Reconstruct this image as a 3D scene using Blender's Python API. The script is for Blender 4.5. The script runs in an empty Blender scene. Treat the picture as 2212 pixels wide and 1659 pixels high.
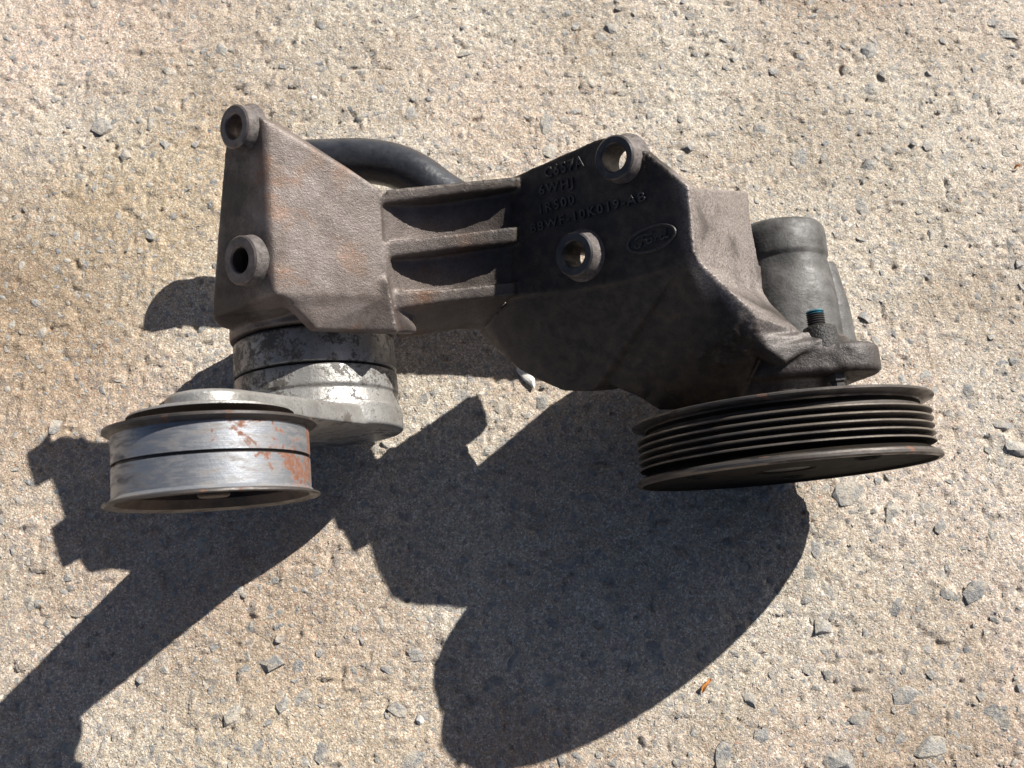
import bpy, bmesh, math, random
import numpy as np
from mathutils import Vector, Matrix

random.seed(7)
rng = np.random.default_rng(11)
scene = bpy.context.scene
COL = scene.collection

# ------------------------------------------------------------------ camera, sky, sun, exposure
HFOV = math.radians(52.6)
TILT = math.radians(17.0)              # camera axis away from straight down
CAM_H = 0.5723
FPX = 1106.0 / math.tan(HFOV / 2)       # focal length in photo pixels (photo taken as 2212 wide)
CAM = np.array([0.0, 0.0, CAM_H])
RC = np.column_stack([[1, 0, 0], [0, math.cos(TILT), math.sin(TILT)], [0, -math.sin(TILT), math.cos(TILT)]])

cam_data = bpy.data.cameras.new('camera')
cam = bpy.data.objects.new('camera', cam_data)
COL.objects.link(cam)
cam.location = CAM
cam.rotation_euler = (TILT, 0, 0)
cam_data.sensor_width = 36.0
cam_data.lens = 18.0 / math.tan(HFOV / 2)
cam_data.clip_start = 0.02
cam_data.clip_end = 200
cam_data.dof.use_dof = True
cam_data.dof.focus_distance = 0.50
cam_data.dof.aperture_fstop = 20
scene.camera = cam

SUN = np.array([0.585, 0.553, 0.596]); SUN /= np.linalg.norm(SUN)
world = bpy.data.worlds.new('World'); scene.world = world
world.use_nodes = True
wn = world.node_tree.nodes; wl = world.node_tree.links
wn.clear()
wo = wn.new('ShaderNodeOutputWorld'); bg = wn.new('ShaderNodeBackground'); sky = wn.new('ShaderNodeTexSky')
sky.sky_type = 'NISHITA'; sky.sun_disc = False
sky.sun_elevation = math.asin(SUN[2]); sky.sun_rotation = math.atan2(SUN[0], SUN[1])
sky.air_density = .55; sky.dust_density = 1.2; sky.ozone_density = .0
bg.inputs['Strength'].default_value = 0.05
wl.new(sky.outputs[0], bg.inputs['Color']); wl.new(bg.outputs[0], wo.inputs['Surface'])
sl = bpy.data.lights.new('sun', 'SUN'); sl.energy = 5.0; sl.angle = math.radians(0.5); sl.color = (1.0, 0.975, 0.925)
so = bpy.data.objects.new('sun', sl); COL.objects.link(so)
so.rotation_euler = Vector(SUN).to_track_quat('Z', 'Y').to_euler()
so.location = (1, 1, 1)
scene.view_settings.view_transform = 'Standard'
scene.view_settings.look = 'None'
scene.view_settings.gamma = 1
scene.view_settings.exposure = 0.82

# ------------------------------------------------------------------ measuring: the object's own frame
def nrm(v): return v / np.linalg.norm(v)
def ray(x, y): return RC @ np.array([(x - 1106) / FPX, -(y - 829.5) / FPX, -1.0])
def at(x, y, d): return CAM + ray(x, y) * d
def atz(x, y, z): r = ray(x, y); return CAM + r * ((z - CAM[2]) / r[2])
_p = nrm(np.array([.085, -.975, .18])); _b = np.array([-.57, .11, .82]); _b = nrm(_b - _p * (_b @ _p))
P = RC @ _p            # direction of the pulley shafts (towards the front of the engine)
BO = RC @ _b           # square to the shafts, towards the camera
B = RC @ nrm(np.array([-.59, -.025, .80]))     # direction of the mounting bolts
Q = nrm(-np.cross(P, B))    # along the bracket
O = at(1702, 945, .15 * FPX / 655)     # centre of the pump pulley
def pb(x, y, b):       # point seen at x,y that lies b millimetres up the bolt direction
    r = ray(x, y); k = (O + B * b / 1000 - CAM) @ B / (r @ B); return CAM + r * k
def po(x, y, b):       # the same, measured square to the pulley shafts
    r = ray(x, y); k = (O + BO * b / 1000 - CAM) @ BO / (r @ BO); return CAM + r * k
def on_plane(x, y, a, b, c, lift=0.0):
    n = nrm(np.cross(b - a, c - a)); n = n if n @ (CAM - a) > 0 else -n
    r = ray(x, y); return CAM + r * (((a + n * lift) - CAM) @ n / (r @ n))
def bw(q, p, b): return O + (Q * q + P * p + B * b) / 1000
BASE = np.array([O[0] - .1, O[1] + .05, 0.0])   # root on the ground
ZUP = np.array([0, 0, 1.0])

# ------------------------------------------------------------------ object helpers
root = bpy.data.objects.new('pump_bracket_assembly', None); COL.objects.link(root)
root.location = BASE
root['label'] = 'greasy cast iron bracket with pump, grooved pulley, idler and tensioner lying on rough concrete'
root['category'] = 'engine bracket'

def link(name, me, mat=None, parent=root, smooth=True, off=None, angle=35):
    me.name = name
    o = bpy.data.objects.new(name, me); COL.objects.link(o)
    if mat: me.materials.append(mat)
    if smooth:
        me.shade_smooth()
        if angle: me.set_sharp_from_angle(angle=math.radians(angle))
    if parent: o.parent = parent
    return o
def mesh_pts(verts, faces, base=BASE):
    me = bpy.data.meshes.new('m')
    me.from_pydata([tuple(np.array(v) - base) for v in verts], [], faces)
    me.update()
    return me
def fix_normals(me):
    bm = bmesh.new(); bm.from_mesh(me); bmesh.ops.remove_doubles(bm, verts=bm.verts, dist=1e-6)
    bmesh.ops.recalc_face_normals(bm, faces=bm.faces); bm.to_mesh(me); bm.free(); me.update()

def lathe_mesh(profile, origin, axis, seg=96, xdir=None, start=0.0, closed=False, rfun=None):
    a = nrm(axis); x = nrm(np.cross(a, ZUP if abs(a[2]) < .9 else np.array([1.0, 0, 0]))) if xdir is None else nrm(xdir - a * (xdir @ a))
    y = np.cross(a, x)
    vs = []; fs = []; n = len(profile)
    for i in range(seg):
        t = 2 * math.pi * i / seg + start
        for (r, h) in profile:
            rr = r if rfun is None else rfun(r, h, t)
            vs.append(origin + a * h + (x * math.cos(t) + y * math.sin(t)) * rr)
    m = n if closed else n - 1
    for i in range(seg):
        j = (i + 1) % seg
        for k in range(m):
            k2 = (k + 1) % n
            fs.append((i * n + k, j * n + k, j * n + k2, i * n + k2))
    me = mesh_pts(vs, fs); fix_normals(me); return me

def apply_mods(o):
    dg = bpy.context.evaluated_depsgraph_get(); dg.update()
    ev = o.evaluated_get(dg); me = bpy.data.meshes.new_from_object(ev)
    o.modifiers.clear(); old = o.data; o.data = me; bpy.data.meshes.remove(old); return o

# ------------------------------------------------------------------ materials
def new_mat(name):
    m = bpy.data.materials.new(name); m.use_nodes = True
    nt = m.node_tree; nt.nodes.clear()
    out = nt.nodes.new('ShaderNodeOutputMaterial'); bs = nt.nodes.new('ShaderNodeBsdfPrincipled')
    nt.links.new(bs.outputs[0], out.inputs['Surface'])
    return m, nt, bs
class N:
    def __init__(s, nt): s.nt = nt; s.tc = nt.nodes.new('ShaderNodeTexCoord')
    def lk(s, a, b): s.nt.links.new(a, b)
    def noise(s, scale, detail=4, rough=.6, vec=None, dist=0.0):
        n = s.nt.nodes.new('ShaderNodeTexNoise'); n.inputs['Scale'].default_value = scale
        n.inputs['Detail'].default_value = detail; n.inputs['Roughness'].default_value = rough
        n.inputs['Distortion'].default_value = dist
        s.lk(vec or s.tc.outputs['Object'], n.inputs['Vector']); return n.outputs['Fac']
    def voro(s, scale, feature='F1', vec=None, out='Distance'):
        n = s.nt.nodes.new('ShaderNodeTexVoronoi'); n.inputs['Scale'].default_value = scale; n.feature = feature
        s.lk(vec or s.tc.outputs['Object'], n.inputs['Vector']); return n.outputs[out]
    def ramp(s, fac, stops, interp='LINEAR'):
        n = s.nt.nodes.new('ShaderNodeValToRGB'); n.color_ramp.interpolation = interp
        cr = n.color_ramp
        while len(cr.elements) < len(stops): cr.elements.new(.5)
        for e, (p_, c) in zip(cr.elements, stops):
            e.position = p_; e.color = (*c, 1) if not isinstance(c, (int, float)) else (c, c, c, 1)
        s.lk(fac, n.inputs[0]); return n.outputs[0]
    def mix(s, fac, a, b, mode='MIX'):
        n = s.nt.nodes.new('ShaderNodeMix'); n.data_type = 'RGBA'; n.blend_type = mode
        for v, i in ((fac, 0), (a, 6), (b, 7)):
            if isinstance(v, (int, float)): n.inputs[i].default_value = v if i == 0 else (v, v, v, 1)
            elif isinstance(v, tuple): n.inputs[i].default_value = (*v, 1)
            else: s.lk(v, n.inputs[i])
        return n.outputs[2]
    def math(s, op, a, b=None, clamp=False):
        n = s.nt.nodes.new('ShaderNodeMath'); n.operation = op; n.use_clamp = clamp
        for i, v in enumerate((a, b)):
            if v is None: continue
            if isinstance(v, (int, float)): n.inputs[i].default_value = v
            else: s.lk(v, n.inputs[i])
        return n.outputs[0]
    def bump(s, h, strength, dist, prev=None):
        n = s.nt.nodes.new('ShaderNodeBump'); n.inputs['Strength'].default_value = strength
        n.inputs['Distance'].default_value = dist; s.lk(h, n.inputs['Height'])
        if prev is not None: s.lk(prev, n.inputs['Normal'])
        return n.outputs[0]
    def coord(s, direction, origin):
        # distance along a fixed direction of the object (object coordinates)
        v = s.nt.nodes.new('ShaderNodeVectorMath'); v.operation = 'SUBTRACT'; s.lk(s.tc.outputs['Object'], v.inputs[0])
        v.inputs[1].default_value = tuple(np.array(origin) - BASE)
        d = s.nt.nodes.new('ShaderNodeVectorMath'); d.operation = 'DOT_PRODUCT'; s.lk(v.outputs[0], d.inputs[0])
        d.inputs[1].default_value = tuple(direction); return d.outputs['Value']

def mat_cast():
    m, nt, bs = new_mat('cast_iron'); n = N(nt)
    q = n.coord(Q, O); p = n.coord(P, O)
    wob = n.noise(22, 4, .6)
    qq = n.math('ADD', q, n.math('MULTIPLY', n.math('SUBTRACT', wob, .5), .06))
    # bare rusty iron at the tower end, black grease at the pump end
    base = n.mix(n.ramp(n.noise(60, 5, .65), [(.35, 0.0), (.68, 1.0)]), (.150, .115, .097), (.275, .230, .208))
    rust = n.ramp(n.noise(38, 5, .6, dist=.4), [(.56, 0.0), (.72, .75)])
    base = n.mix(rust, base, (.27, .125, .055))
    base = n.mix(n.ramp(n.noise(900, 2, .6), [(.3, .0), (.75, .45)]), base, (.06, .048, .04))
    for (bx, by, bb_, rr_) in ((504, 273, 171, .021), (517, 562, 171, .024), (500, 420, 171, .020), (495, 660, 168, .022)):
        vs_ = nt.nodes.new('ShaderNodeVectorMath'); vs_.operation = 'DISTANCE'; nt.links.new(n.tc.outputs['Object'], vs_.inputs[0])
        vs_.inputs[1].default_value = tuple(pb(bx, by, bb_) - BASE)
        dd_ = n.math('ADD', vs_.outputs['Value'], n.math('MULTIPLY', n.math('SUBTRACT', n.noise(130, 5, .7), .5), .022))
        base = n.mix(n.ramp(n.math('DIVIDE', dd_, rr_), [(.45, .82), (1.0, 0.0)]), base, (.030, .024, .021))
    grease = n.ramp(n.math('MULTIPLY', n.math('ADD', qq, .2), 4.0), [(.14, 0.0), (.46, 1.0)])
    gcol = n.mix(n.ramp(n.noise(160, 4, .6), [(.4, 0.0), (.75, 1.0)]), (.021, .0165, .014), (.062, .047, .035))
    # the side wall past the lettering gets a lighter, speckled grey-brown colour
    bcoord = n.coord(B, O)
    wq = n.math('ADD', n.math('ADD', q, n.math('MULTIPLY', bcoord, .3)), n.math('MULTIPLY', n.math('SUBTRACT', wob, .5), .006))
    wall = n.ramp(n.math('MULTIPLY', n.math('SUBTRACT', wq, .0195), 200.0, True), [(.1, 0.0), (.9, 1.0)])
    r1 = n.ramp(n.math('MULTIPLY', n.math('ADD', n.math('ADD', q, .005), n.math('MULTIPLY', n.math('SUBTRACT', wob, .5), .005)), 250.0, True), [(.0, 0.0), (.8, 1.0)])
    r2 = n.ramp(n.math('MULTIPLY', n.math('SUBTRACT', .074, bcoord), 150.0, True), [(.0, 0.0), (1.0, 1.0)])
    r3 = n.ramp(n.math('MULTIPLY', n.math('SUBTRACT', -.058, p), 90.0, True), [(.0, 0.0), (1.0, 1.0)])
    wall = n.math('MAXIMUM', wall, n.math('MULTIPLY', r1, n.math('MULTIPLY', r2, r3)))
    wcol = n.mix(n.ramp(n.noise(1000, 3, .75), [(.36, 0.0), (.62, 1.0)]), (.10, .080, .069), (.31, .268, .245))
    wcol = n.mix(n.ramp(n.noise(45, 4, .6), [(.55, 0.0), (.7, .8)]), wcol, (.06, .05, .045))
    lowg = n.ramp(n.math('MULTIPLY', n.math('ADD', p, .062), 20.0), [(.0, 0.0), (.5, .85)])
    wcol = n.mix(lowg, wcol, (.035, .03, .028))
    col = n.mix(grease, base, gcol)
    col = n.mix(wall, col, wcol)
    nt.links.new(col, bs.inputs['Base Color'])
    bs.inputs['Metallic'].default_value = .35
    rg = n.ramp(n.noise(300, 3, .6), [(.3, .38), (.7, .56)])
    nt.links.new(rg, bs.inputs['Roughness'])
    bs.inputs['Specular IOR Level'].default_value = .55
    b1 = n.bump(n.noise(1500, 3, .7), .55, .0005)
    b2 = n.bump(n.noise(620, 3, .6), .28, .0007, b1)
    b3 = n.bump(n.noise(120, 3, .55), .15, .0015, b2)
    nt.links.new(b3, bs.inputs['Normal'])
    return m

def mat_machined(name, base, dark, rough=.33, metallic=.85, rust=.0, axis_o=None, ring=True, dirt=.4, dscale=90, rustbias=None, bumpk=.15, rustcol=(.20, .092, .05)):
    m, nt, bs = new_mat(name); n = N(nt)
    v = n.tc.outputs['Object']
    if ring and axis_o is not None:
        # fine turning lines: noise stretched round the shaft
        p = n.coord(P, axis_o)
        cx = nt.nodes.new('ShaderNodeCombineXYZ'); nt.links.new(p, cx.inputs[0])
        lines = n.noise(2600, 3, .7, vec=cx.outputs[0])
    else:
        lines = n.noise(500, 3, .6)
    if ring and axis_o is not None:
        # wear and dirt run round the shaft: squash the pattern along it
        vm = nt.nodes.new('ShaderNodeVectorMath'); vm.operation = 'MULTIPLY_ADD'
        sc = nt.nodes.new('ShaderNodeVectorMath'); sc.operation = 'SCALE'; sc.inputs[0].default_value = tuple(P); nt.links.new(n.math('MULTIPLY', p, 3.0), sc.inputs['Scale'])
        ad = nt.nodes.new('ShaderNodeVectorMath'); ad.operation = 'ADD'; nt.links.new(v, ad.inputs[0]); nt.links.new(sc.outputs[0], ad.inputs[1])
        nt.nodes.remove(vm); dv = ad.outputs[0]
    else: dv = v
    d = n.ramp(n.noise(dscale, 6, .68, dist=.3, vec=dv), [(.5 - .12 - dirt * .12, 1.0), (.5 + .1 - dirt * .12, 0.0)])
    col = n.mix(n.ramp(lines, [(.3, 0.0), (.7, 1.0)]), tuple(c * .8 for c in base), base)
    col = n.mix(d, col, dark)
    met = n.math('SUBTRACT', metallic, n.math('MULTIPLY', d, metallic * .7), clamp=True)
    ro = n.math('ADD', n.math('MULTIPLY', d, .3), n.ramp(lines, [(.3, rough - .06), (.7, rough + .08)]))
    if rust > 0:
        rn = n.noise(75, 5, .65, dist=.5)
        sp = n.noise(420, 3, .7)
        rn2 = n.math('ADD', rn, n.math('MULTIPLY', n.math('SUBTRACT', sp, .5), .22))
        if rustbias is not None:
            dirv, org, k = rustbias
            rn2 = n.math('ADD', rn2, n.math('MULTIPLY', n.coord(dirv, org), k))
        rm = n.ramp(rn2, [(.64 - rust * .1, 0.0), (.69 - rust * .1, 1.0)])
        rc = n.mix(n.ramp(n.noise(330, 4, .7), [(.35, 0.0), (.65, 1.0)]), (.13, .05, .03), rustcol)
        rm = n.math('MULTIPLY', rm, n.ramp(n.noise(600, 3, .7), [(.30, .35), (.5, 1.0)]))
        col = n.mix(rm, col, rc)
        met = n.math('MULTIPLY', met, n.math('SUBTRACT', 1.0, n.math('MULTIPLY', rm, .9)))
        ro = n.math('ADD', ro, n.math('MULTIPLY', rm, .3), clamp=True)
    nt.links.new(col, bs.inputs['Base Color']); nt.links.new(met, bs.inputs['Metallic']); nt.links.new(ro, bs.inputs['Roughness'])
    b1 = n.bump(lines, bumpk, .0002); b2 = n.bump(n.noise(350, 4, .65), .3, .0004, b1)
    nt.links.new(b2, bs.inputs['Normal'])
    return m

def mat_alloy(bias):
    m, nt, bs = new_mat('worn_alloy'); n = N(nt)
    a = n.noise(70, 10, .78, dist=.25); bb = n.noise(700, 4, .75)
    side = n.math('MULTIPLY', n.coord(Q, at(685, 850, .547)), 1.3)      # cleaner towards the pump end
    mk = n.math('ADD', n.math('ADD', a, side), n.math('MULTIPLY', n.math('SUBTRACT', bb, .5), .30))
    grime = n.ramp(mk, [(.445 + bias, 1.0), (.490 + bias, .75), (.525 + bias, 0.0)])
    film = n.ramp(n.noise(36, 7, .7), [(.36, 0.0), (.62, 1.0)])
    metal = n.mix(film, (.41, .40, .38), (.25, .238, .222))
    metal = n.mix(n.ramp(bb, [(.3, .55), (.5, 0.0)]), metal, (.16, .145, .13))
    col = n.mix(grime, metal, (.085, .075, .066))
    nt.links.new(col, bs.inputs['Base Color'])
    met = n.math('MULTIPLY', n.math('SUBTRACT', 1.0, grime), .55)
    nt.links.new(met, bs.inputs['Metallic'])
    nt.links.new(n.math('ADD', n.math('MULTIPLY', grime, .2), .40), bs.inputs['Roughness'])
    h = n.math('ADD', n.math('MULTIPLY', grime, .6), n.math('MULTIPLY', bb, .5))
    nt.links.new(n.bump(n.noise(900, 3, .6), .3, .0004, n.bump(h, .6, .0005)), bs.inputs['Normal'])
    return m

def mat_plain(name, c1, c2, rough=.55, metallic=.0, scale=120, bump=.3, bd=.0006, spec=.5):
    m, nt, bs = new_mat(name); n = N(nt)
    f = n.ramp(n.noise(scale, 5, .65), [(.35, 0.0), (.68, 1.0)])
    nt.links.new(n.mix(f, c1, c2), bs.inputs['Base Color'])
    bs.inputs['Metallic'].default_value = metallic; bs.inputs['Specular IOR Level'].default_value = spec
    nt.links.new(n.ramp(n.noise(scale * 3, 3, .6), [(.3, rough - .08), (.7, rough + .1)]), bs.inputs['Roughness'])
    nt.links.new(n.bump(n.noise(scale * 6, 3, .65), bump, bd), bs.inputs['Normal'])
    return m

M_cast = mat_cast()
M_boss = mat_plain('machined_boss', (.10, .085, .08), (.20, .17, .16), .42, .7, 200, .3, .0003)
M_bossdark = mat_plain('oily_boss', (.045, .042, .042), (.085, .078, .075), .42, .5, 200, .3, .0003)
M_letter = mat_plain('worn_raised_iron', (.030, .026, .023), (.085, .075, .068), .42, .3, 300, .4, .0005)
M_flank = mat_plain('cast_flank', (.075, .062, .055), (.19, .165, .155), .5, .3, 350, .6, .0010)
M_alloy = mat_alloy(.0)
M_alloy2 = mat_alloy(-.015)
M_pump = mat_plain('pump_grey', (.048, .045, .042), (.120, .115, .109), .58, .25, 110, .35, .0006)
M_grease = mat_plain('black_grease', (.012, .011, .010), (.03, .026, .022), .5, .1, 150, .6, .0015)
M_rubber = mat_plain('hose_rubber', (.013, .014, .017), (.032, .034, .040), .34, 0, 60, .35, .0006, .6)
M_blue = mat_plain('threadlock_steel', (.03, .20, .28), (.03, .08, .10), .45, .4, 500, .2, .0002)

# ------------------------------------------------------------------ casting: convex pieces fused into one body
hull_parts = bmesh.new()
def hull(pts):
    b = bmesh.new()
    for p_ in pts: b.verts.new(tuple(p_ - BASE))
    r = bmesh.ops.convex_hull(b, input=b.verts)
    bad = [g for g in r['geom_interior'] if isinstance(g, bmesh.types.BMVert)] + [g for g in r['geom_unused'] if isinstance(g, bmesh.types.BMVert)]
    bmesh.ops.delete(b, geom=list(set(bad)), context='VERTS')
    bmesh.ops.recalc_face_normals(b, faces=b.faces)
    me = bpy.data.meshes.new('t'); b.to_mesh(me); b.free(); hull_parts.from_mesh(me); bpy.data.meshes.remove(me)
def strip(L, R, shift):
    for i in range(len(L) - 1):
        q4 = [L[i], L[i + 1], R[i], R[i + 1]]
        hull(q4 + [v + shift for v in q4])
def circle(c, axis, r, seg=48, xdir=None):
    a = nrm(axis); x = nrm(np.cross(a, ZUP)); y = np.cross(a, x)
    return [c + (x * math.cos(2 * math.pi * i / seg) + y * math.sin(2 * math.pi * i / seg)) * r for i in range(seg)]
def cyl(c, axis, r0, r1, h0, h1): hull(circle(c + nrm(axis) * h0, axis, r0) + circle(c + nrm(axis) * h1, axis, r1))
V = lambda *t: po(*t)
U = lambda *t: pb(*t)
mm = .001

# tensioner centre line
T0 = at(685, 850, .547); TR = .0425
def tk(y): return (y - 850) * .547 / FPX / .985
# tower: flat boss face and slanting bright face, one wedge
A_top = [U(486, 318, 170), U(496, 285, 170), U(515, 262, 170), U(546, 243, 170), U(566, 256, 170), U(572, 400, 170), U(576, 585, 170), U(588, 620, 168), U(462, 640, 170), U(458, 686, 167)]
A2_foot = [U(822, 408, 123.3), None, U(836, 642, 123.3)]
face = (U(600, 268, 161.5), A2_foot[0], A2_foot[2])
F = lambda x, y, d=0.0: on_plane(x, y, *face, lift=d)
A2_foot[1] = F(829, 520)
def soft(x0, x1, y):      # rounded corner between the flat face and the slanting face
    a = U(x0, y, 170); c = F(x1, y); m = (a + c) / 2; k = F((x0 + x1) / 2, y)
    n_ = nrm(B + nrm(np.cross(face[1] - face[0], face[2] - face[0])) * (1 if np.cross(face[1] - face[0], face[2] - face[0]) @ B > 0 else -1))
    d = np.linalg.norm(c - a)
    return [a * .75 + c * .25 + n_ * d * .10, m + n_ * d * .14, a * .25 + c * .75 + n_ * d * .10, c]
A_ch = soft(572, 604, 266) + soft(572, 606, 400) + soft(576, 611, 560) + soft(588, 614, 634)
F2 = lambda x, y: on_plane(x, y, A_ch[6], A2_foot[0], A2_foot[2])
hull(A_top + A_ch + A2_foot + [F2(661, 660)] + [v - B * 7 * mm for v in A_top[:3] + A_top[-2:]] + [v - (Q * .7 + B * .6) * 7 * mm for v in A2_foot])
# lower end of the tower running down onto the round pad
pad_t = tk(737)
F2 = lambda x, y: on_plane(x, y, A_ch[6], A2_foot[0], A2_foot[2])
_low = [A_ch[-2], F2(662, 661), F2(674, 711) - B * .003, A2_foot[1], A2_foot[2], F2(857, 717) - B * .016, F2(850, 692) - B * .010, F2(800, 560), F2(650, 600)]
hull(_low + [v - (Q * 6.5 + B * 1.5) * mm for v in _low])
hull([U(462, 640, 169), U(458, 688, 166), U(598, 622, 163), U(611, 632, 158), F2(655, 656) - B * .002, U(470, 705, 160), U(512, 716, 150)]
     + [v - B * 20 * mm for v in (U(462, 640, 168), U(458, 688, 165))]
     + [T0 + P * (pad_t - .012) + (BO * math.sin(a) - Q * math.cos(a)) * .040 for a in np.linspace(.1, 2.0, 12)])
cyl(T0, P, TR + .0006, TR + .0012, pad_t - .034, pad_t)
_low = [V(630, 630, 154), V(660, 660, 150), V(838, 600, 128.5), V(847, 690, 124), V(860, 717, 122), V(672, 711, 146)]
hull(_low + [v - (Q * .7 + B * .7) * 9 * mm for v in _low])
# ribs and the scooped web between them
def ribb(x): return 123.5 + (x - 824) / 286 * (76.5 - 123.5)
ribs_px = [([(832, 409), (1000, 392), (1112, 381)], [(822, 440), (969, 421), (1112, 405)]),
           ([(836, 520), (999, 502), (1113, 488)], [(824, 558), (969, 538), (1113, 523)]),
           ([(845, 631), (969, 623), (1110, 609)], [(845, 669), (969, 651), (1110, 638)])]
for T, Bt in ribs_px:
    strip([U(x, y, ribb(x)) for x, y in T], [U(x, y, ribb(x)) for x, y in Bt], -B * 17 * mm)
xs = np.linspace(822, 1125, 15)
def yb(y0, y1, x): return y0 + (y1 - y0) * (x - 822) / 303
def scoop(x):
    t = min(1, max(0, (x - 826) / (1112 - 826))); return 9.0 * (1 - (2 * t - 1) ** 2) + 4.5 * max(0, t - .7) / .3
strip([U(x, yb(416, 388, x), ribb(x) - 1 - scoop(x)) for x in xs], [U(x, yb(662, 640, x), ribb(x) - 1 - scoop(x)) for x in xs], -B * 7 * mm)
# side wall below the third rib
strip([U(845, 668, 119.5), U(969, 650, 99), U(1110, 636, 76)], [V(858, 734, 100), V(1000, 713, 78), V(1040, 716, 68)], -P * 7 * mm - B * 2 * mm)
# lettered plate
PBH = 72
plateB = [(1106, 382), (1150, 370), (1227, 333), (1290, 300), (1330, 292), (1373, 312), (1396, 330), (1419, 346), (1464, 382), (1487, 402), (1490, 440), (1496, 500), (1500, 545), (1440, 580), (1360, 606), (1250, 626), (1108, 640)]
pv = [U(x, y, PBH) for x, y in plateB]
hull([v for v in pv] + [v - B * 8 * mm for v in pv])
# lower dark face of the box
low1 = [(1035, 716, 62), (1062, 745, 60), (1120, 798, 58), (1170, 824, 57), (1215, 844, 56), (1280, 845, 54), (1318, 824, 52)]
hull([U(1106, 636, 71.5), U(1250, 624, 71.5), U(1400, 590, 71.5), U(1470, 570, 71), V(1050, 700, 68)] + [V(*t) for t in low1] + [V(*t) - B * 24 * mm for t in low1[1:]])
hull([U(1360, 604, 71.5), U(1440, 578, 71.5), U(1500, 546, 71.5), V(1512, 575, 78), V(1547, 609, 68), V(1614, 658, 57), V(1636, 690, 51), V(1645, 740, 44), V(1310, 760, 55), V(1330, 800, 48), V(1370, 850, 40), V(1424, 886, 34), V(1500, 884, 30), V(1600, 866, 30)]
     + [V(1424, 886, 34) - B * 20 * mm, V(1600, 838, 34) - B * 20 * mm, V(1330, 800, 48) - B * 30 * mm, V(1345, 790, 48) - B * 30 * mm])
_br = [U(1250, 624, 71.3), U(1440, 578, 71.3), V(1285, 800, 56.5), V(1308, 826, 52.5), V(1345, 842, 44), V(1385, 860, 40), V(1500, 780, 46)]
hull(_br + [v - B * 10 * mm for v in _br])
# right side wall, buttress and the round flange
WL = [U(1487, 403, 72), U(1491, 451, 72), U(1500, 544, 72), V(1512, 575, 78), V(1547, 609, 68), V(1614, 658, 57), V(1636, 684, 51), V(1640, 725, 46), V(1656, 752, 43), V(1702, 785, 37)]
WR = [V(1616, 412, 8), V(1623, 481, 8), V(1639, 569, 8), V(1645, 606, 9), V(1650, 630, 11), V(1665, 655, 14), V(1699, 687, 18), V(1732, 718, 22), V(1755, 726, 24), V(1785, 732, 24)]
strip(WL, WR, -Q * 9 * mm)
FT = -38.5 * mm; FB = -24.5 * mm
fl = []
for (qc, bc, r) in ((6, 0, 34), (32, 3, 18.5)):
    cc = bw(qc, 0, bc)
    for h, rr in ((FT, r - 1.5), (FT + .002, r), (FB - .002, r), (FB, r - 1.5)):
        fl += circle(cc + P * h, P, rr * mm, 40)
hull(fl)
cyl(O, P, .036, .031, -.045, -.0165)
cyl(bw(-33, 0, -2), P, .030, .030, -.090, -.045)  # added unseen cylinder inside the box, fills a lit gap in the shadow
# cast tube standing behind the lettered plate
cyl(bw(-46, -126, 0), B, .0085, .0112, .034, .038)
cyl(bw(-46, -126, 0), B, .0112, .0112, .038, .074)

me = bpy.data.meshes.new('bracket_casting'); hull_parts.to_mesh(me); hull_parts.free()
cast = link('bracket_casting', me, None, smooth=False)
md = cast.modifiers.new('r', 'REMESH'); md.mode = 'VOXEL'; md.voxel_size = .00085
ms = cast.modifiers.new('s', 'SMOOTH'); ms.factor = .5; ms.iterations = 9
apply_mods(cast)

# cast unevenness everywhere, caked dirt where it has collected
from mathutils import noise as mnoise
def roughen(o, amp, sc, spots):
    me = o.data; n_ = len(me.vertices)
    co = np.empty(n_ * 3); me.vertices.foreach_get('co', co); co = co.reshape(-1, 3)
    no = np.empty(n_ * 3); me.vertex_normals.foreach_get('vector', no); no = no.reshape(-1, 3)
    d = np.array([mnoise.noise(Vector(c * sc)) for c in co]) * amp
    for c0, rad, a in spots:
        r_ = np.linalg.norm(co + BASE - c0, axis=1); w = np.clip(1 - r_ / rad, 0, 1); k_ = np.nonzero(w)[0]
        for k in k_:
            v = Vector(co[k]); d[k] += min(1.0, w[k] * 1.8) * a * (max(0.0, mnoise.noise(v * 190) + .15) + .55 * abs(mnoise.noise(v * 520)))
    co += no * d[:, None]; me.vertices.foreach_set('co', co.ravel()); me.update()
roughen(cast, .00016, 110, [(V(1590, 735, 50), .015, .0015), (V(1545, 760, 48), .011, .0011), (U(1388, 338, 72), .0085, .0018), (V(1800, 770, 22), .018, .0005), (V(1740, 725, 28), .010, .0005)])
BOSS = [(504, 273, 176.5, .0104, .0058, 6.5, 0, 1.00, 'm'), (517, 562, 176.5, .0117, .0060, 6.5, 0, 1.05, 'm'),
        (1325, 340, 80, .0104, .0064, 8, 0, 1.03, 'd'), (1238, 549, 80, .0106, .0062, 8, 0, 1.16, 'd')]
# bolt holes right through the casting
for (x, y, b, r, rh, L, _, tp, k) in BOSS:
    c = U(x, y, b)
    deep = .09 if b > 150 else .03
    hm = lathe_mesh([(0, .01), (rh, .01), (rh, -deep), (0, -deep)], c, B, 40)
    bm = bmesh.new(); bm.from_mesh(hm); bmesh.ops.recalc_face_normals(bm, faces=bm.faces); bm.to_mesh(hm); bm.free()
    ho = link('cut', hm, None, smooth=False)
    mb = cast.modifiers.new('b', 'BOOLEAN'); mb.operation = 'DIFFERENCE'; mb.object = ho; mb.solver = 'EXACT'
    apply_mods(cast); bpy.data.objects.remove(ho)
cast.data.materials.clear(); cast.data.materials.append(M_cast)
cast.data.shade_smooth(); cast.data.set_sharp_from_angle(angle=math.radians(50))

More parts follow.
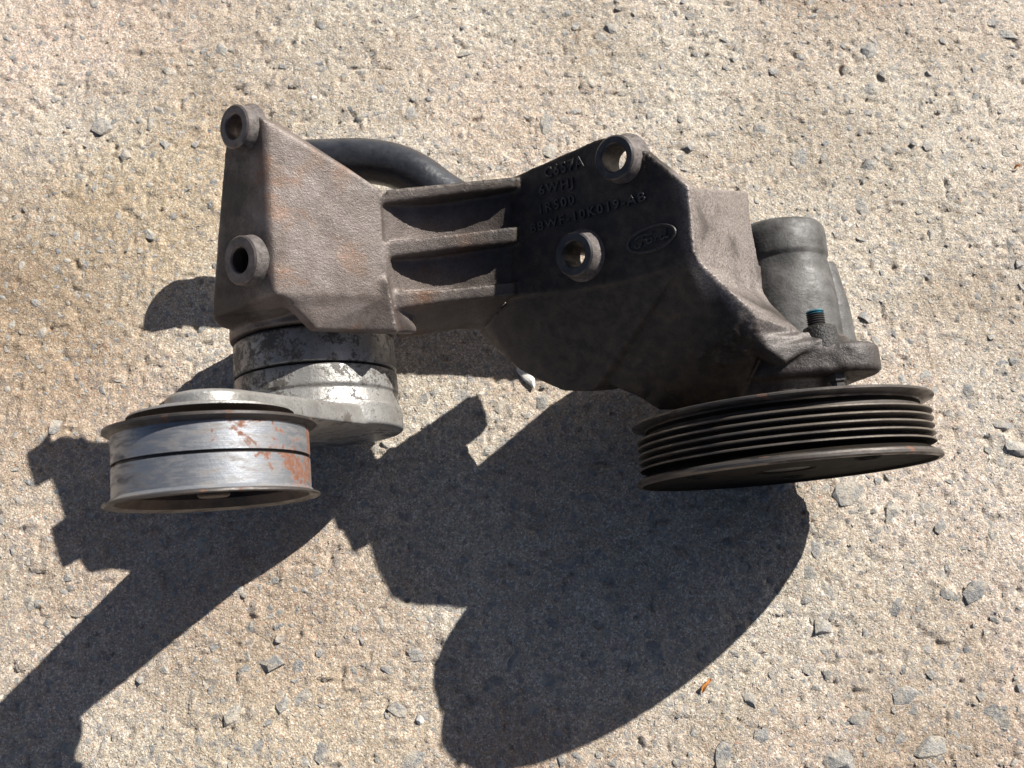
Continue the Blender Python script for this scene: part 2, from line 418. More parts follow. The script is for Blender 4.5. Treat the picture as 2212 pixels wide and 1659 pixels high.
# machined boss sleeves
for (x, y, b, r, rh, L, _, tp, k) in BOSS:
    c = U(x, y, b); L *= mm
    prof = [(rh, -L - .006), (rh, -.0007), (rh + .0006, 0), (r - .0008, 0), (r, -.0008), (r * (1 + (tp - 1) * .15), -L * .35), (r * (1 + (tp - 1) * .55), -L * .75), (r * tp * 1.03, -L), (r * tp * 1.2, -L - .003)]
    o = link('mounting_boss', lathe_mesh(prof, c, B, 72), M_boss if k == 'm' else M_bossdark, cast, angle=30)
    o.data.materials.append(M_flank)
    for f in o.data.polygons:
        d_ = np.array(f.center) + BASE - c; h_ = d_ @ B
        if h_ < -.0010 and np.linalg.norm(d_ - B * h_) > rh + .0006: f.material_index = 1
    if k == 'm' and y < 400: o['label'] = 'machined boss at the top corner of the rusty tower'
    elif k == 'm': o['label'] = 'lower machined boss on the rusty tower'
    elif y < 400: o['label'] = 'oily boss with open hole at the top edge of the lettered plate'
    else: o['label'] = 'oily boss with flared grey foot below the raised lettering'

# ------------------------------------------------------------------ raised lettering and oval badge
def plane_text(txt, x0, y0, x1, y1, height_px, name, extr=.0007, shear=0.0):
    a = pb(x0, y0, PBH); e = pb(x1, y1, PBH)
    ux = nrm(e - a); uy = nrm(np.cross(B, ux))
    cu = bpy.data.curves.new('t', 'FONT'); cu.body = txt; cu.size = 1.0; cu.extrude = .02; cu.bevel_depth = .012; cu.bevel_resolution = 1; cu.offset = .012
    cu.resolution_u = 3; cu.space_character = 1.25; cu.shear = shear
    to = bpy.data.objects.new('t', cu); COL.objects.link(to)
    dg = bpy.context.evaluated_depsgraph_get(); dg.update()
    me = bpy.data.meshes.new_from_object(to.evaluated_get(dg)); bpy.data.objects.remove(to)
    co = np.empty(len(me.vertices) * 3); me.vertices.foreach_get('co', co); co = co.reshape(-1, 3)
    w = co[:, 0].max() - co[:, 0].min(); x_ = (co[:, 0] - co[:, 0].min()) / w * np.linalg.norm(e - a)
    hpx = height_px * .49 / FPX
    cap = co[:, 1].max(); y_ = co[:, 1] / cap * hpx
    z_ = co[:, 2] / .032 * extr + extr * .1
    out = a[None] + x_[:, None] * ux + y_[:, None] * uy + z_[:, None] * B - BASE
    me.vertices.foreach_set('co', out.ravel()); me.update()
    o = link(name, me, M_letter, cast, smooth=True, angle=40)
    return o
for t, x0, y0, x1, y1, h in (('C657A', 1178, 386, 1263, 358, 24), ('6WHJ', 1166, 421, 1240, 403, 21), ('1R500', 1168, 462, 1243, 440, 22), ('88WF-10K019-AB', 1148, 503, 1396, 433, 20)):
    plane_text(t, x0, y0, x1, y1, h, 'raised_lettering')
def tube_path(pts, r, seg=8, closed=False, res=1, cap=True):
    pts = [np.array(p_) for p_ in pts]; n = len(pts); vs = []; fs = []
    rr = r if hasattr(r, '__len__') else [r] * n
    prev = None
    for i in range(n):
        if closed: t = pts[(i + 1) % n] - pts[i - 1]
        else: t = pts[min(i + 1, n - 1)] - pts[max(i - 1, 0)]
        t = nrm(t)
        if prev is None: u = nrm(np.cross(t, B if abs(t @ B) < .9 else Q))
        else: u = nrm(prev - t * (prev @ t))
        prev = u; w = np.cross(t, u)
        for k in range(seg):
            a = 2 * math.pi * k / seg; vs.append(pts[i] + (u * math.cos(a) + w * math.sin(a)) * rr[i])
    for i in range(n if closed else n - 1):
        j = (i + 1) % n
        for k in range(seg): fs.append((i * seg + k, i * seg + (k + 1) % seg, j * seg + (k + 1) % seg, j * seg + k))
    if cap and not closed: fs.append(tuple(range(seg))[::-1]); fs.append(tuple((n - 1) * seg + k for k in range(seg)))
    me = mesh_pts(vs, fs); fix_normals(me); return me
# oval ring
oc = pb(1407, 516, PBH); ox = nrm(pb(1456, 500, PBH) - pb(1358, 533, PBH)); oy = nrm(np.cross(B, ox))
La = np.linalg.norm(pb(1458, 498, PBH) - pb(1356, 534, PBH)) / 2; Lb = La * .43
ring = [oc + ox * math.cos(a) * La + oy * math.sin(a) * Lb + B * .0002 for a in np.linspace(0, 2 * math.pi, 40, endpoint=False)]
link('oval_badge', tube_path(ring, .0007, 6, closed=True), M_letter, cast)
strokes = [[(-.62, .30), (-.5, .48), (-.2, .5), (.0, .42), (.12, .52)], [(-.3, .48), (-.36, .1), (-.5, -.35), (-.68, -.38), (-.66, -.2)], [(-.5, .06), (-.3, .12), (-.14, .1)],
           [(-.08, .1), (-.2, -.1), (-.12, -.3), (.02, -.22), (.06, 0), (-.05, .1)],
           [(.12, .08), (.18, .04), (.14, -.28)], [(.16, -.08), (.26, .08), (.34, .04)],
           [(.56, .02), (.46, .08), (.38, -.1), (.42, -.3), (.54, -.22), (.62, .1), (.66, .46)], [(.66, .46), (.6, .1), (.58, -.2), (.66, -.3), (.74, -.22)]]
def smooth_path(pp, m=6):
    pp = [np.array(v, float) for v in pp]; out = []
    for i in range(len(pp) - 1):
        p0 = pp[max(i - 1, 0)]; p1 = pp[i]; p2 = pp[i + 1]; p3 = pp[min(i + 2, len(pp) - 1)]
        for t in np.linspace(0, 1, m, endpoint=False):
            out.append(.5 * ((2 * p1) + (-p0 + p2) * t + (2 * p0 - 5 * p1 + 4 * p2 - p3) * t * t + (-p0 + 3 * p1 - 3 * p2 + p3) * t ** 3))
    out.append(pp[-1]); return out
for st in strokes:
    pts = [oc + ox * v[0] * La + oy * v[1] * Lb + B * .0002 for v in smooth_path(st, 4)]
    link('badge_script', tube_path(pts, .00055, 6), M_letter, cast)

# ------------------------------------------------------------------ tensioner body and arm
def wobble(amp, k):
    return lambda r, h, t: r * (1 + amp * math.sin(k * t))
def part_remesh(name, hulls, mat, voxel=.0006, it=4, angle=40):
    b = bmesh.new()
    for pts in hulls:
        hb = bmesh.new()
        for p_ in pts: hb.verts.new(tuple(p_ - BASE))
        r = bmesh.ops.convex_hull(hb, input=hb.verts)
        bad = [g for g in r['geom_interior'] + r['geom_unused'] if isinstance(g, bmesh.types.BMVert)]
        bmesh.ops.delete(hb, geom=list(set(bad)), context='VERTS')
        tm = bpy.data.meshes.new('t'); hb.to_mesh(tm); hb.free(); b.from_mesh(tm); bpy.data.meshes.remove(tm)
    me = bpy.data.meshes.new(name); b.to_mesh(me); b.free()
    o = link(name, me, None, smooth=False)
    md = o.modifiers.new('r', 'REMESH'); md.mode = 'VOXEL'; md.voxel_size = voxel
    ms = o.modifiers.new('s', 'SMOOTH'); ms.factor = .5; ms.iterations = it
    apply_mods(o); o.data.materials.clear(); o.data.materials.append(mat); o.data.shade_smooth()
    return o
k0, k1, k2 = tk(738), tk(817), tk(890)
def cc(k, r, seg=64, c=T0): return circle(c + P * k, P, r, seg)
body = part_remesh('tensioner_body', [cc(k0 + .0008, TR - .002) + cc(k0 + .0022, TR - .0004) + cc(k1 - .0012, TR) + cc(k1 - .0004, TR - .0006),
                                      cc(k0, TR - .006) + cc(k1 + .004, TR - .006)], M_alloy, .0006, 3)
# keyed step on the first ring
spring = part_remesh('tensioner_drum', [cc(k1 + .0006, TR - .0008) + cc(k1 + .0016, TR) + cc(tk(862), TR + .0002) + cc(tk(864), TR - .0005),
                                        cc(tk(855), TR - .0016) + cc(tk(905), TR + .0008)], M_alloy, .0006, 3)
ID = .420
I0 = at(459, 980, ID); IR = 224 * ID / FPX
def ik(y): return (y - 980) * ID / FPX / .985
# arm: from the drum to the idler shaft
arm_h = []
ya, yb_ = tk(893), tk(944)
pa = (I0 - T0) @ P
arm_h.append(cc(ya, TR + .001) + cc(ya + .0012, TR + .0016) + cc(yb_ - .001, TR + .0016) + cc(yb_, TR + .0004))
i_t, i_b = ik(855), ik(905)
ih0 = circle(I0 + P * i_t, P, .0165, 48) + circle(I0 + P * (i_t + .0015), P, .018, 48) + circle(I0 + P * (i_b - .001), P, .0185, 48)
arm_h.append(ih0 + [v for v in cc(tk(902), TR - .006, 40)] + [v for v in cc(tk(940), TR - .004, 40)])
arm = part_remesh('tensioner_arm', arm_h, M_alloy2, .00065, 4)
# small lug and step at the end of the arm
e1 = V(842, 952, 60)
link('bolt_recess', lathe_mesh([(.012, 0), (.0135, .0006), (.0155, .0006), (.0165, 0)], T0 + P * (yb_), P, 48), M_alloy, arm)
# washer-like back plate of the idler
wash = link('back_plate', lathe_mesh([(.006, ik(893)), (.0300, ik(893)), (.0325, ik(897)), (.0330, ik(902)), (.006, ik(906))], I0, P, 80), M_alloy2, arm)

# ------------------------------------------------------------------ idler pulley
M_idler = mat_machined('worn_idler_steel', (.31, .32, .34), (.17, .15, .135), .40, .72, rust=.40, axis_o=I0, dirt=.55, rustbias=(Q * .55 + B * -.84, I0, 3.2), bumpk=.25)
M_idrim = mat_machined('idler_rim_steel', (.10, .09, .085), (.045, .034, .027), .42, .7, rust=.25, axis_o=I0, dirt=.5)
u = ik(925); l = ik(1080)
dr = IR * .922
rim = link('idler_pulley', lathe_mesh([(.0115, u + .0065), (dr - .0035, u + .0065), (dr - .0035, u + .0005), (IR - .0014, u - .0002), (IR, u + .0002), (IR, u + .0012), (IR - .0006, u + .0016), (dr + .0008, u + .0022), (dr, u + .0030),
                                     (dr, u + (l - u) * .47), (dr - .0014, u + (l - u) * .475), (dr - .0014, u + (l - u) * .515), (dr, u + (l - u) * .52), (dr, l - .0026), (dr + .0012, l - .0012), (IR, l - .0004), (IR + .0002, l + .0003), (IR - .0006, l + .0008),
                                     (dr - .001, l - .0002), (dr - .0038, l - .004), (dr - .0042, u + .011), (.019, u + .011), (.017, u + .014), (.0115, u + .014)], I0, P, 160), M_idler, root, angle=28)
def assign_by(o, fn, mats):
    for m_ in mats: o.data.materials.append(m_)
    for f in o.data.polygons:
        f.material_index = fn(np.array(f.center) + BASE)
def isel(c):
    d = c - I0; h = d @ P; r = np.linalg.norm(d - P * h)
    if r < dr - .0016 and h > u + .003: return 2
    return 0 if (r > dr - .0003 and u + .0028 < h < l - .0014 and not (u + (l - u) * .472 < h < u + (l - u) * .517)) else 1
M_inside = mat_plain('shaded_rusty_inside', (.030, .020, .014), (.085, .050, .032), .6, .2, 80, .4, .0006)  # rusty brown, darkened to put the hollow's shade into the colour
assign_by(rim, isel, [M_idrim, M_inside])
link('hub', lathe_mesh([(0, l - .0015), (.0058, l - .0015), (.0064, l - .0022), (.0068, u + .004), (0, u + .004)], I0, P, 40), M_inside, rim)
link('bearing', lathe_mesh([(.0068, l - .011), (.0100, l - .0105), (.0105, l - .012), (.0145, l - .012), (.015, l - .0105), (.0185, l - .011), (.019, u + .010)], I0, P, 64), M_inside, rim)

# ------------------------------------------------------------------ pump pulley
PR = .0728
OP = at(1689, 945, .15 * FPX / 655) - ZUP * .0015
M_pp = mat_machined('pump_pulley_steel', (.16, .145, .13), (.05, .038, .032), .36, .85, rust=.06, axis_o=OP, dirt=.15, dscale=60, rustcol=(.20, .085, .045))
prof = [(.012, -.0105), (.058, -.0105), (.062, -.0118), (PR - .003, -.0126), (PR - .0004, -.0126), (PR, -.0122), (PR, -.0114), (PR - .0008, -.0110), (PR - .0060, -.0098), (PR - .0066, -.0090), (PR - .0066, -.0072)]
g0 = -.0072; pitch = .00355
for i in range(5):
    c0 = g0 + .0029 + i * pitch
    prof += [(PR - .0052, c0 - .0010), (PR - .0020, c0 - .00055), (PR - .0016, c0 - .0003), (PR - .0016, c0 + .0003), (PR - .0020, c0 + .00055), (PR - .0052, c0 + .0010), (PR - .0066, c0 + .0014)]
endg = g0 + .0029 + 4 * pitch + .0016
prof += [(PR - .0062, endg + .0004), (PR - .0016, endg + .0030), (PR - .0002, endg + .0036), (PR + .0004, endg + .0046), (PR + .0004, endg + .0058), (PR - .0006, endg + .0066), (PR - .0022, endg + .0066), (PR - .0034, endg + .0052), (PR - .008, endg + .0046), (.015, endg + .0046), (.014, endg + .004), (.012, endg + .004)]
pul = link('pump_pulley', lathe_mesh(prof, OP, P, 220), M_pp, root, angle=25)
M_web = mat_plain('pulley_web', (.007, .006, .005), (.018, .014, .010), .85, 0, 50, .25, .0004, .10)
M_tip = mat_machined('polished_ridge', (.30, .265, .225), (.12, .095, .07), .34, .9, axis_o=OP, dirt=-.1, dscale=45)
def psel(c):
    d = c - OP; h = d @ P; r = np.linalg.norm(d - P * h)
    if PR - .0034 < r < PR - .0012 and g0 < h < endg - .0002: return 2
    if r < PR - .0066 + .0006 and g0 - .002 < h < endg: return 1
    return 1 if (r < PR - .0026 and h > .009) else 0
assign_by(pul, psel, [M_web, M_tip])
face_h = endg + .0046
for a in (75, 195, 315):
    cdir = BO * math.cos(math.radians(a)) + Q * math.sin(math.radians(a))
    link('web_hole_lip', lathe_mesh([(.0048, .0008), (.0058, .0004), (.0066, -.0003)], OP + cdir * .046 + P * face_h, P, 32), M_web, pul)
    link('web_hole', lathe_mesh([(0, .0002), (.0048, .0002), (.0049, .0008)], OP + cdir * .046 + P * face_h, P, 32), M_grease, pul)
link('hub', lathe_mesh([(0, endg + .0038), (.0142, endg + .0038), (.0145, endg + .002), (.012, -.006), (.016, -.008), (.018, -.036)], O, P, 48), M_grease, pul)

# ------------------------------------------------------------------ pump body, hose, bolts
def lump(r, h, t):
    return r * (1 + .012 * math.sin(3 * t + h * 90) + .008 * math.sin(7 * t + h * 160))
axis_r = .0325
OB = po(1682, 560, -27)
pump = link('pump_body', lathe_mesh([(0, -.0150), (.010, -.0150), (.018, -.0160), (.0232, -.0156), (.0250, -.0136), (.0256, -.009), (.0258, .0010), (.0255, .0026), (.0249, .0036), (.0247, .0046), (.0251, .0085), (.0259, .014), (.0267, .020), (.0272, .028), (.0274, .045), (.027, .062), (0, .062)], OB, P, 128, rfun=lump), M_pump, root, angle=60)
res = part_remesh('pump_side_cover', [circle(OB + Q * .0175 - BO * .010 + P * .006, P, .009, 32) + circle(OB + Q * .019 - BO * .010 + P * .030, P, .0115, 32) + circle(OB + Q * .020 - BO * .010 + P * .052, P, .0115, 32)], M_pump, .001, 5)
# bolt boss with blue thread end
bc = bw(29, 0, 16)
sleeve = link('bolt_sleeve', lathe_mesh([(0, -.0500), (.0058, -.0500), (.0074, -.0492), (.0080, -.047), (.0084, -.042), (.0090, -.038)], bc, P, 40, rfun=lump), M_grease, root)
thr = [(0, -.0580), (.0034, -.0580)]
hh = -.0575
while hh < -.0490:
    thr += [(.0043, hh + .0003), (.0036, hh + .0008)]; hh += .0011
th = link('bolt_thread', lathe_mesh(thr, bc - Q * .001, P, 32), M_bossdark, root)
th.data.materials.append(M_blue)
for f in th.data.polygons:
    if (np.array(f.center) + BASE - bc) @ P < -.0562: f.material_index = 1
bolt = link('flange_bolt', lathe_mesh([(.0042, -.027), (.0043, -.0225), (.0038, -.0220), (.0032, -.0215), (.0032, -.010), (0, -.010)], bw(34, 0, 15), P, 6), M_bossdark, root, angle=20)

hose_pts = [atz(538, 369, .060), atz(620, 354, .061), atz(700, 349, .062), atz(780, 347, .063), atz(848, 357, .063), atz(903, 381, .063), atz(952, 417, .062), atz(1015, 452, .060), atz(1090, 472, .058), atz(1180, 490, .055), atz(1270, 505, .053), atz(1360, 515, .052), atz(1440, 520, .052)]
hp = smooth_path(hose_pts, 8)
hose = link('rubber_hose', tube_path(hp, [.0122] * len(hp), 32), M_rubber, root, angle=60)

# ------------------------------------------------------------------ ground
def grid_axis(lo, hi, step, far, growth=1.25):
    mid = list(np.arange(lo, hi + step / 2, step)); a = []; s = step; v = mid[-1]
    while v < far: s *= growth; v += s; a.append(v)
    c = []; s = step; v = mid[0]
    while v > -far: s *= growth; v -= s; c.append(v)
    return np.array(c[::-1] + mid + a)
def vnoise(X, Y, scale, seed):
    r = np.random.default_rng(seed); G = r.random((256, 256))
    x = X * scale; y = Y * scale; xi = np.floor(x).astype(int); yi = np.floor(y).astype(int)
    fx = x - xi; fy = y - yi; fx = fx * fx * (3 - 2 * fx); fy = fy * fy * (3 - 2 * fy)
    g = lambda a, b: G[a % 256, b % 256]
    return (g(xi, yi) * (1 - fx) + g(xi + 1, yi) * fx) * (1 - fy) + (g(xi, yi + 1) * (1 - fx) + g(xi + 1, yi + 1) * fx) * fy
def ground_z(X, Y):
    z = (vnoise(X, Y, 18, 1) - .5) * .0014 + (vnoise(X, Y, 55, 2) - .5) * .0009 + (vnoise(X, Y, 140, 3) - .5) * .0008
    z += (vnoise(X, Y, 330, 4) - .5) * .0006
    pit = vnoise(X + 3, Y + 9, 210, 5); z -= np.clip(pit - .78, 0, 1) * .008
    lum = vnoise(X + 7, Y + 2, 160, 6); z += np.clip(lum - .70, 0, 1) * .004
    out = np.maximum(np.maximum(-.40 - X, X - .42), np.maximum(-.17 - Y, Y - .62))
    fade = np.clip(1 - out / .06, 0, 1)
    return z * fade - .0008
XL, XR, YL, YR = -.40, .42, -.17, .62
gx = grid_axis(XL, XR, .00105, 60); gy = grid_axis(YL, YR, .00105, 60)
GX, GY = np.meshgrid(gx, gy, indexing='ij')
dx = (vnoise(GX, GY, 700, 20) - .5) * .0004
GZ = ground_z(GX, GY) + (rng.random(GX.shape) - .5) * .00022 * (np.abs(GX) < .5) * (GY < .7)
nx, ny = GX.shape
co = np.stack([GX, GY, GZ], -1).reshape(-1, 3)
idx = np.arange(nx * ny).reshape(nx, ny)
quads = np.stack([idx[:-1, :-1], idx[1:, :-1], idx[1:, 1:], idx[:-1, 1:]], -1).reshape(-1, 4)
gm = bpy.data.meshes.new('ground')
gm.vertices.add(len(co)); gm.vertices.foreach_set('co', co.ravel())
gm.loops.add(quads.size); gm.loops.foreach_set('vertex_index', quads.ravel().astype(np.int32))
gm.polygons.add(len(quads)); gm.polygons.foreach_set('loop_start', np.arange(0, quads.size, 4, dtype=np.int32))
gm.update(calc_edges=True)

def mat_ground():
    m, nt, bs = new_mat('weathered_concrete'); n = N(nt)
    sand = n.ramp(n.noise(620, 4, .75), [(.27, (.19, .158, .125)), (.40, (.41, .36, .285)), (.55, (.57, .515, .425)), (.75, (.78, .74, .66))])
    grain = n.voro(1300, out='Color')
    sp = nt.nodes.new('ShaderNodeSeparateColor'); nt.links.new(grain, sp.inputs[0])
    sand = n.mix(n.ramp(sp.outputs[0], [(.80, 0.0), (.86, .7)]), sand, (.27, .27, .28))
    sand = n.mix(n.ramp(sp.outputs[1], [(.87, 0.0), (.90, .85)]), sand, (.82, .80, .75))
    sand = n.mix(n.ramp(sp.outputs[2], [(.955, 0.0), (.97, .6)]), sand, (.42, .17, .09))
    # small dark stones that sit flush with the sand
    v2 = n.voro(230, out='Color'); s2 = nt.nodes.new('ShaderNodeSeparateColor'); nt.links.new(v2, s2.inputs[0])
    d2 = n.voro(230)
    st = n.math('MULTIPLY', n.ramp(s2.outputs[0], [(.66, 0.0), (.70, 1.0)]), n.ramp(d2, [(.36, 1.0), (.52, 0.0)]))
    sand = n.mix(n.math('MULTIPLY', st, .65), sand, (.30, .30, .305))
    # broad stains
    big = n.noise(7, 4, .6)
    sand = n.mix(n.ramp(big, [(.42, .0), (.66, .75)]), sand, n.mix(1.0, sand, (.62, .55, .48), 'MULTIPLY'))
    pk = n.noise(5, 3, .5)
    sand = n.mix(n.ramp(pk, [(.42, 0.0), (.66, .8)]), sand, n.mix(1.0, sand, (1.06, .95, .93), 'MULTIPLY'))
    def patch(x, y, rad, colr, k):
        nonlocal sand
        vs_ = nt.nodes.new('ShaderNodeVectorMath'); vs_.operation = 'DISTANCE'; nt.links.new(n.tc.outputs['Object'], vs_.inputs[0]); vs_.inputs[1].default_value = (x, y, 0)
        d_ = n.math('ADD', vs_.outputs['Value'], n.math('MULTIPLY', n.math('SUBTRACT', n.noise(14, 5, .6), .5), rad * 1.6))
        sand = n.mix(n.ramp(n.math('DIVIDE', d_, rad), [(.35, k), (1.0, 0.0)]), sand, n.mix(1.0, sand, colr, 'MULTIPLY'))
    patch(-.36, .46, .16, (1.07, 1.0, 1.0), .9)      # pale pinkish slab corner
    patch(.02, .56, .12, (1.03, .90, .84), .7)
    patch(-.29, .22, .12, (.70, .60, .48), .75)      # brown stain
    patch(-.20, .30, .08, (.92, .82, .66), .6)
    patch(.30, .10, .22, (1.03, 1.03, 1.05), .9)     # greyer, paler side
    patch(-.12, -.02, .10, (.95, .88, .78), .6)
    sand = n.mix(1.0, sand, (1.02, .98, .93), 'MULTIPLY')
    nt.links.new(sand, bs.inputs['Base Color'])
    nt.links.new(n.ramp(n.noise(1400, 2, .6), [(.36, .22), (.5, .85)]), bs.inputs['Roughness'])
    bs.inputs['Specular IOR Level'].default_value = .5
    h1 = n.bump(n.noise(1300, 3, .75), 1.0, .0009)
    h2 = n.bump(n.voro(900), .5, .0006, h1)
    h3 = n.bump(n.noise(380, 4, .7), .75, .0012, h2)
    nt.links.new(h3, bs.inputs['Normal'])
    return m
def mat_stone(name, a, b_, c):
    m, nt, bs = new_mat(name); n = N(nt)
    oi = nt.nodes.new('ShaderNodeObjectInfo')
    geo = nt.nodes.new('ShaderNodeNewGeometry')
    v = nt.nodes.new('ShaderNodeTexCoord').outputs['Object']
    pos = geo.outputs['Position']
    rnd = n.math('FRACT', n.math('ADD', oi.outputs['Random'], geo.outputs['Random Per Island']))
    col = n.ramp(rnd, [(0, a), (.45, b_), (.8, c), (1.0, (.40, .37, .33))])
    col = n.mix(n.ramp(n.noise(500, 4, .7, vec=pos), [(.32, .75), (.62, 0.0)]), col, (.12, .12, .125))
    col = n.mix(n.ramp(n.noise(900, 3, .7, vec=pos), [(.60, 0.0), (.68, .6)]), col, (.62, .60, .57))
    # mortar film left on the stone
    col = n.mix(n.ramp(n.noise(140, 4, .7, vec=pos), [(.45, 0.0), (.60, .85)]), col, (.50, .435, .345))
    nt.links.new(col, bs.inputs['Base Color'])
    nt.links.new(n.ramp(n.noise(600, 2, .6, vec=pos), [(.3, .38), (.65, .75)]), bs.inputs['Roughness'])
    nt.links.new(n.bump(n.noise(1200, 4, .75, vec=pos), 1.0, .0010, n.bump(n.noise(350, 3, .6, vec=pos), .9, .0018)), bs.inputs['Normal'])
    return m
M_ground = mat_ground()
M_stone = mat_stone('embedded_aggregate', (.275, .265, .252), (.355, .34, .318), (.44, .415, .37))
ground = link('ground', gm, M_ground, None, smooth=True, angle=0)
ground['kind'] = 'structure'

def stone_shape(seed, npts=30, flat=.5):
    r = np.random.default_rng(seed)
    d = r.normal(size=(npts, 3)); d /= np.linalg.norm(d, axis=1)[:, None]
    d *= (r.random((npts, 1)) * .25 + .85)
    d[:, 0] *= 1 + r.random() * .35; d[:, 2] *= flat
    b = bmesh.new()
    for v in d: b.verts.new(tuple(v))
    rr = bmesh.ops.convex_hull(b, input=b.verts)
    bad = [g for g in rr['geom_interior'] + rr['geom_unused'] if isinstance(g, bmesh.types.BMVert)]
    bmesh.ops.delete(b, geom=list(set(bad)), context='VERTS')
    bmesh.ops.triangulate(b, faces=b.faces)
    me = bpy.data.meshes.new('stone'); b.to_mesh(me); b.free()
    return me
shapes = [stone_shape(100 + i, 26, .45 + .2 * (i % 3)) for i in range(14)]
for s_ in shapes:
    s_.materials.append(M_stone); s_.shade_smooth(); s_.set_sharp_from_angle(angle=math.radians(28))
# placement: dart throwing, larger stones first
vis = lambda x, y: (-.40 < x < .42 and -.16 < y < .60)
placed = []; cell = {}
def try_place(x, y, r, gap=.85):
    ci, cj = int(x / .02), int(y / .02)
    for i in range(ci - 1, ci + 2):
        for j in range(cj - 1, cj + 2):
            for (a, b2, r2) in cell.get((i, j), []):
                if (a - x) ** 2 + (b2 - y) ** 2 < ((r + r2) * gap) ** 2: return False
    cell.setdefault((ci, cj), []).append((x, y, r)); return True
def inframe(x, y):
    v = RC.T @ (np.array([x, y, 0]) - CAM); return abs(v[0] / v[2]) * FPX < 1130 and abs(v[1] / v[2]) * FPX < 850
bigs = []; t_ = 0
while len(bigs) < 300 and t_ < 20000:
    t_ += 1
    x = rng.uniform(-.38, .40); y = rng.uniform(-.15, .58)
    if not inframe(x, y): continue
    dens = .35 + .65 * np.clip((x + .2) / .4 - (y - .2) * .4 + .3, 0, 1)
    if rng.random() > dens: continue
    r = (.0040 + .0050 * rng.random() ** 2.4) * (1.15 if y < .18 and x > -.05 else .95)
    if try_place(x, y, r): bigs.append((x, y, r))
# a few large stones where the photograph shows them
def gpx(px, py):
    r = ray(px, py); k = -CAM[2] / r[2]; return (CAM + r * k)[:2]
for px, py, r in ((1225, 905, .0075), (1300, 770, .005), (1960, 1500, .0085), (1780, 1352, .0075), (645, 1440, .006), (470, 1530, .006), (2030, 1130, .006), (1990, 1090, .0065), (60, 1295, .006), (865, 1540, .007), (1770, 880, .005), (1840, 270, .006), (1890, 640, .006), (2140, 1560, .0125), (1930, 1480, .0085), (2060, 1420, .0075), (2120, 1060, .008), (1800, 1290, .0075), (1650, 1590, .008), (2010, 1620, .008), (1560, 1640, .0075), (1870, 1560, .007), (700, 1620, .0075), (560, 1610, .0065), (660, 1500, .0075), (200, 1330, .006)):
    x, y = gpx(px, py); bigs.append((x, y, r))
bigs.sort(key=lambda t: -t[2]); bigs = bigs[:300]
def gz(x, y): return float(ground_z(np.array([x]), np.array([y]))[0])
for i, (x, y, r) in enumerate(bigs):
    me_ = shapes[i % len(shapes)]
    o = bpy.data.objects.new('stone', me_); COL.objects.link(o); o.parent = ground
    flat = .42 + .2 * rng.random()
    o.location = (x, y, gz(x, y) - r * flat * .44)
    o.scale = (r, r * (.62 + .3 * rng.random()), r * flat)
    o.rotation_euler = (rng.normal() * .18, rng.normal() * .18, rng.uniform(0, 6.28))
# smaller stones: one joined scatter
def scatter(name, count, rmin, rmax, powr, mat, seed, sink=.25, parent=ground, gap=.8, npts=12):
    r_ = np.random.default_rng(seed)
    protos = []
    for i in range(10):
        m_ = stone_shape(seed * 10 + i, npts, .6)
        c_ = np.array([v.co[:] for v in m_.vertices]); f_ = np.array([p_.vertices[:] for p_ in m_.polygons]); protos.append((c_, f_)); bpy.data.meshes.remove(m_)
    VS = []; FS = []; off = 0; n = 0; tries = 0
    while n < count and tries < count * 6:
        tries += 1
        x = r_.uniform(-.38, .40); y = r_.uniform(-.15, .58)
        if not inframe(x, y): continue
        if r_.random() > .42 + .58 * min(1, max(0, (x + .30) / .35 - (y - .15) * .8 + .35)): continue
        r = rmin + (rmax - rmin) * r_.random() ** powr
        if gap and not try_place(x, y, r, gap): continue
        c_, f_ = protos[n % 10]; a = r_.uniform(0, 6.28)
        R_ = np.array([[math.cos(a), -math.sin(a), 0], [math.sin(a), math.cos(a), 0], [0, 0, 1]])
        cc_ = (c_ * np.array([r, r * r_.uniform(.6, 1), r * r_.uniform(.5, .9)])) @ R_.T
        cc_ += np.array([x, y, gz(x, y) - r * sink])
        VS.append(cc_); FS.append(f_ + off); off += len(cc_); n += 1
    me = bpy.data.meshes.new(name); me.from_pydata(np.concatenate(VS).tolist(), [], np.concatenate(FS).tolist()); me.update()
    o = link(name, me, mat, parent, smooth=True, angle=30); o['kind'] = 'stuff'; return o
scatter('small_aggregate', 7000, .0011, .0040, 1.7, M_stone, 5, sink=.24, npts=16)
M_grit = mat_stone('sand_grit', (.36, .30, .22), (.50, .43, .33), (.58, .52, .43))
scatter('grit', 15000, .00045, .0012, 1.5, M_grit, 9, sink=.0, gap=0, npts=8)

# ------------------------------------------------------------------ loose things on the concrete
def gpt(px, py, z=0): x, y = gpx(px, py); return np.array([x, y, gz(x, y) + z])
M_quartz = mat_plain('white_chip', (.62, .58, .52), (.78, .75, .70), .5, 0, 300, .4, .0005)
M_leaf = mat_plain('dry_leaf', (.50, .20, .05), (.62, .32, .10), .6, 0, 400, .3, .0003)
def loose(name, label, cat, px, py, size, mat, seed, flat=.4, rz=0.3, group=None):
    me = stone_shape(seed, 24, flat); me.materials.append(mat)
    o = bpy.data.objects.new(name, me); COL.objects.link(o)
    pt = gpt(px, py); o.location = (pt[0], pt[1], pt[2] + size[2] * .35); o.scale = size; o.rotation_euler = (.1, -.1, rz)
    o['label'] = label; o['category'] = cat
    return o
loose('stone_chip', 'flat cream stone chip lying just below the dark lower edge of the bracket', 'stone chip', 1138, 815, (.0085, .0034, .0030), M_quartz, 301, .5, -.75)
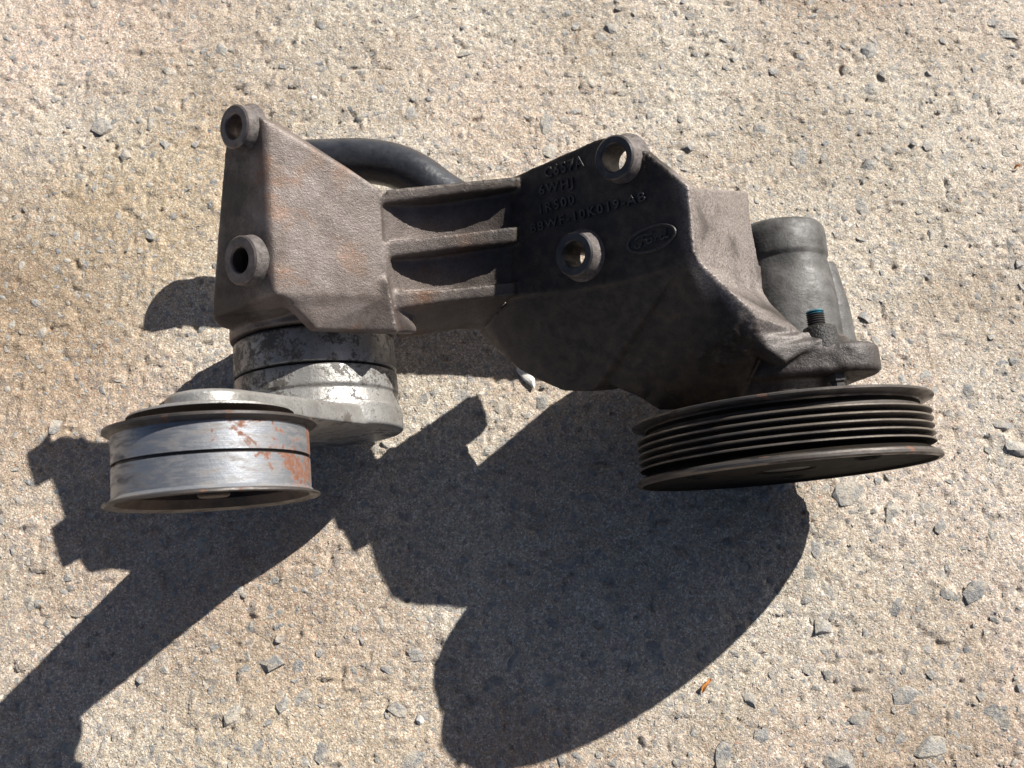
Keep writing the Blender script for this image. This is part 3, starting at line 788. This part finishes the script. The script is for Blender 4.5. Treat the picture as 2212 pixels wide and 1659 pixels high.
loose('pebble', 'small bright white pebble left of the big pulley shadow near the bottom edge', 'pebble', 907, 1554, (.0022, .0028, .0016), M_quartz, 302, .8)
loose('pebble', 'small white pebble left of the round arm end of the tensioner', 'pebble', 308, 930, (.0022, .0018, .0015), M_quartz, 303, .8)
loose('pebble', 'tiny white pebble on open concrete above the rubber hose', 'pebble', 676, 210, (.0017, .0019, .0013), M_quartz, 304, .8)
# leaf scrap: a thin curled sliver
def sliver(name, label, px, py, L, W, ang, mat, th=.0004):
    n_ = 9; vs = []; fs = []
    for i in range(n_):
        t = i / (n_ - 1); w = W * math.sin(math.pi * (.06 + .88 * t)) ** .7 * (1 + .25 * math.sin(7 * t)); x = (t - .5) * L; z = .0012 + .0014 * math.sin(3 * t) ; c_ = .0006 * math.sin(5 * t)
        for s in (-1, 0, 1):
            vs.append((x, c_ + s * w / 2, z + abs(s) * .0007 * (1 + t)))
        for s in (-1, 0, 1):
            vs.append((x, c_ + s * w / 2, z + abs(s) * .0007 * (1 + t) - th))
    for i in range(n_ - 1):
        a = i * 6; b2 = a + 6
        fs += [(a, a + 1, b2 + 1, b2), (a + 1, a + 2, b2 + 2, b2 + 1), (a + 3, b2 + 3, b2 + 4, a + 4), (a + 4, b2 + 4, b2 + 5, a + 5), (a, b2, b2 + 3, a + 3), (a + 2, a + 5, b2 + 5, b2 + 2)]
    fs += [(0, 3, 4, 1), (1, 4, 5, 2)]; e = (n_ - 1) * 6; fs += [(e, e + 1, e + 4, e + 3), (e + 1, e + 2, e + 5, e + 4)]
    me = bpy.data.meshes.new(name); me.from_pydata(vs, [], fs); me.update()
    o = bpy.data.objects.new(name, me); COL.objects.link(o); me.materials.append(mat)
    pt = gpt(px, py); o.location = tuple(pt); o.rotation_euler = (0, 0, math.radians(ang))
    o['label'] = label; o['category'] = 'leaf scrap'; return o
sliver('leaf_scrap', 'curled orange leaf scrap on the concrete right of the pulley shadow', 1524, 1480, .0085, .0022, 62, M_leaf)
sliver('leaf_scrap', 'tiny rust red leaf scrap beside a crack near the upper right edge', 2196, 362, .0050, .0014, 35, M_leaf)
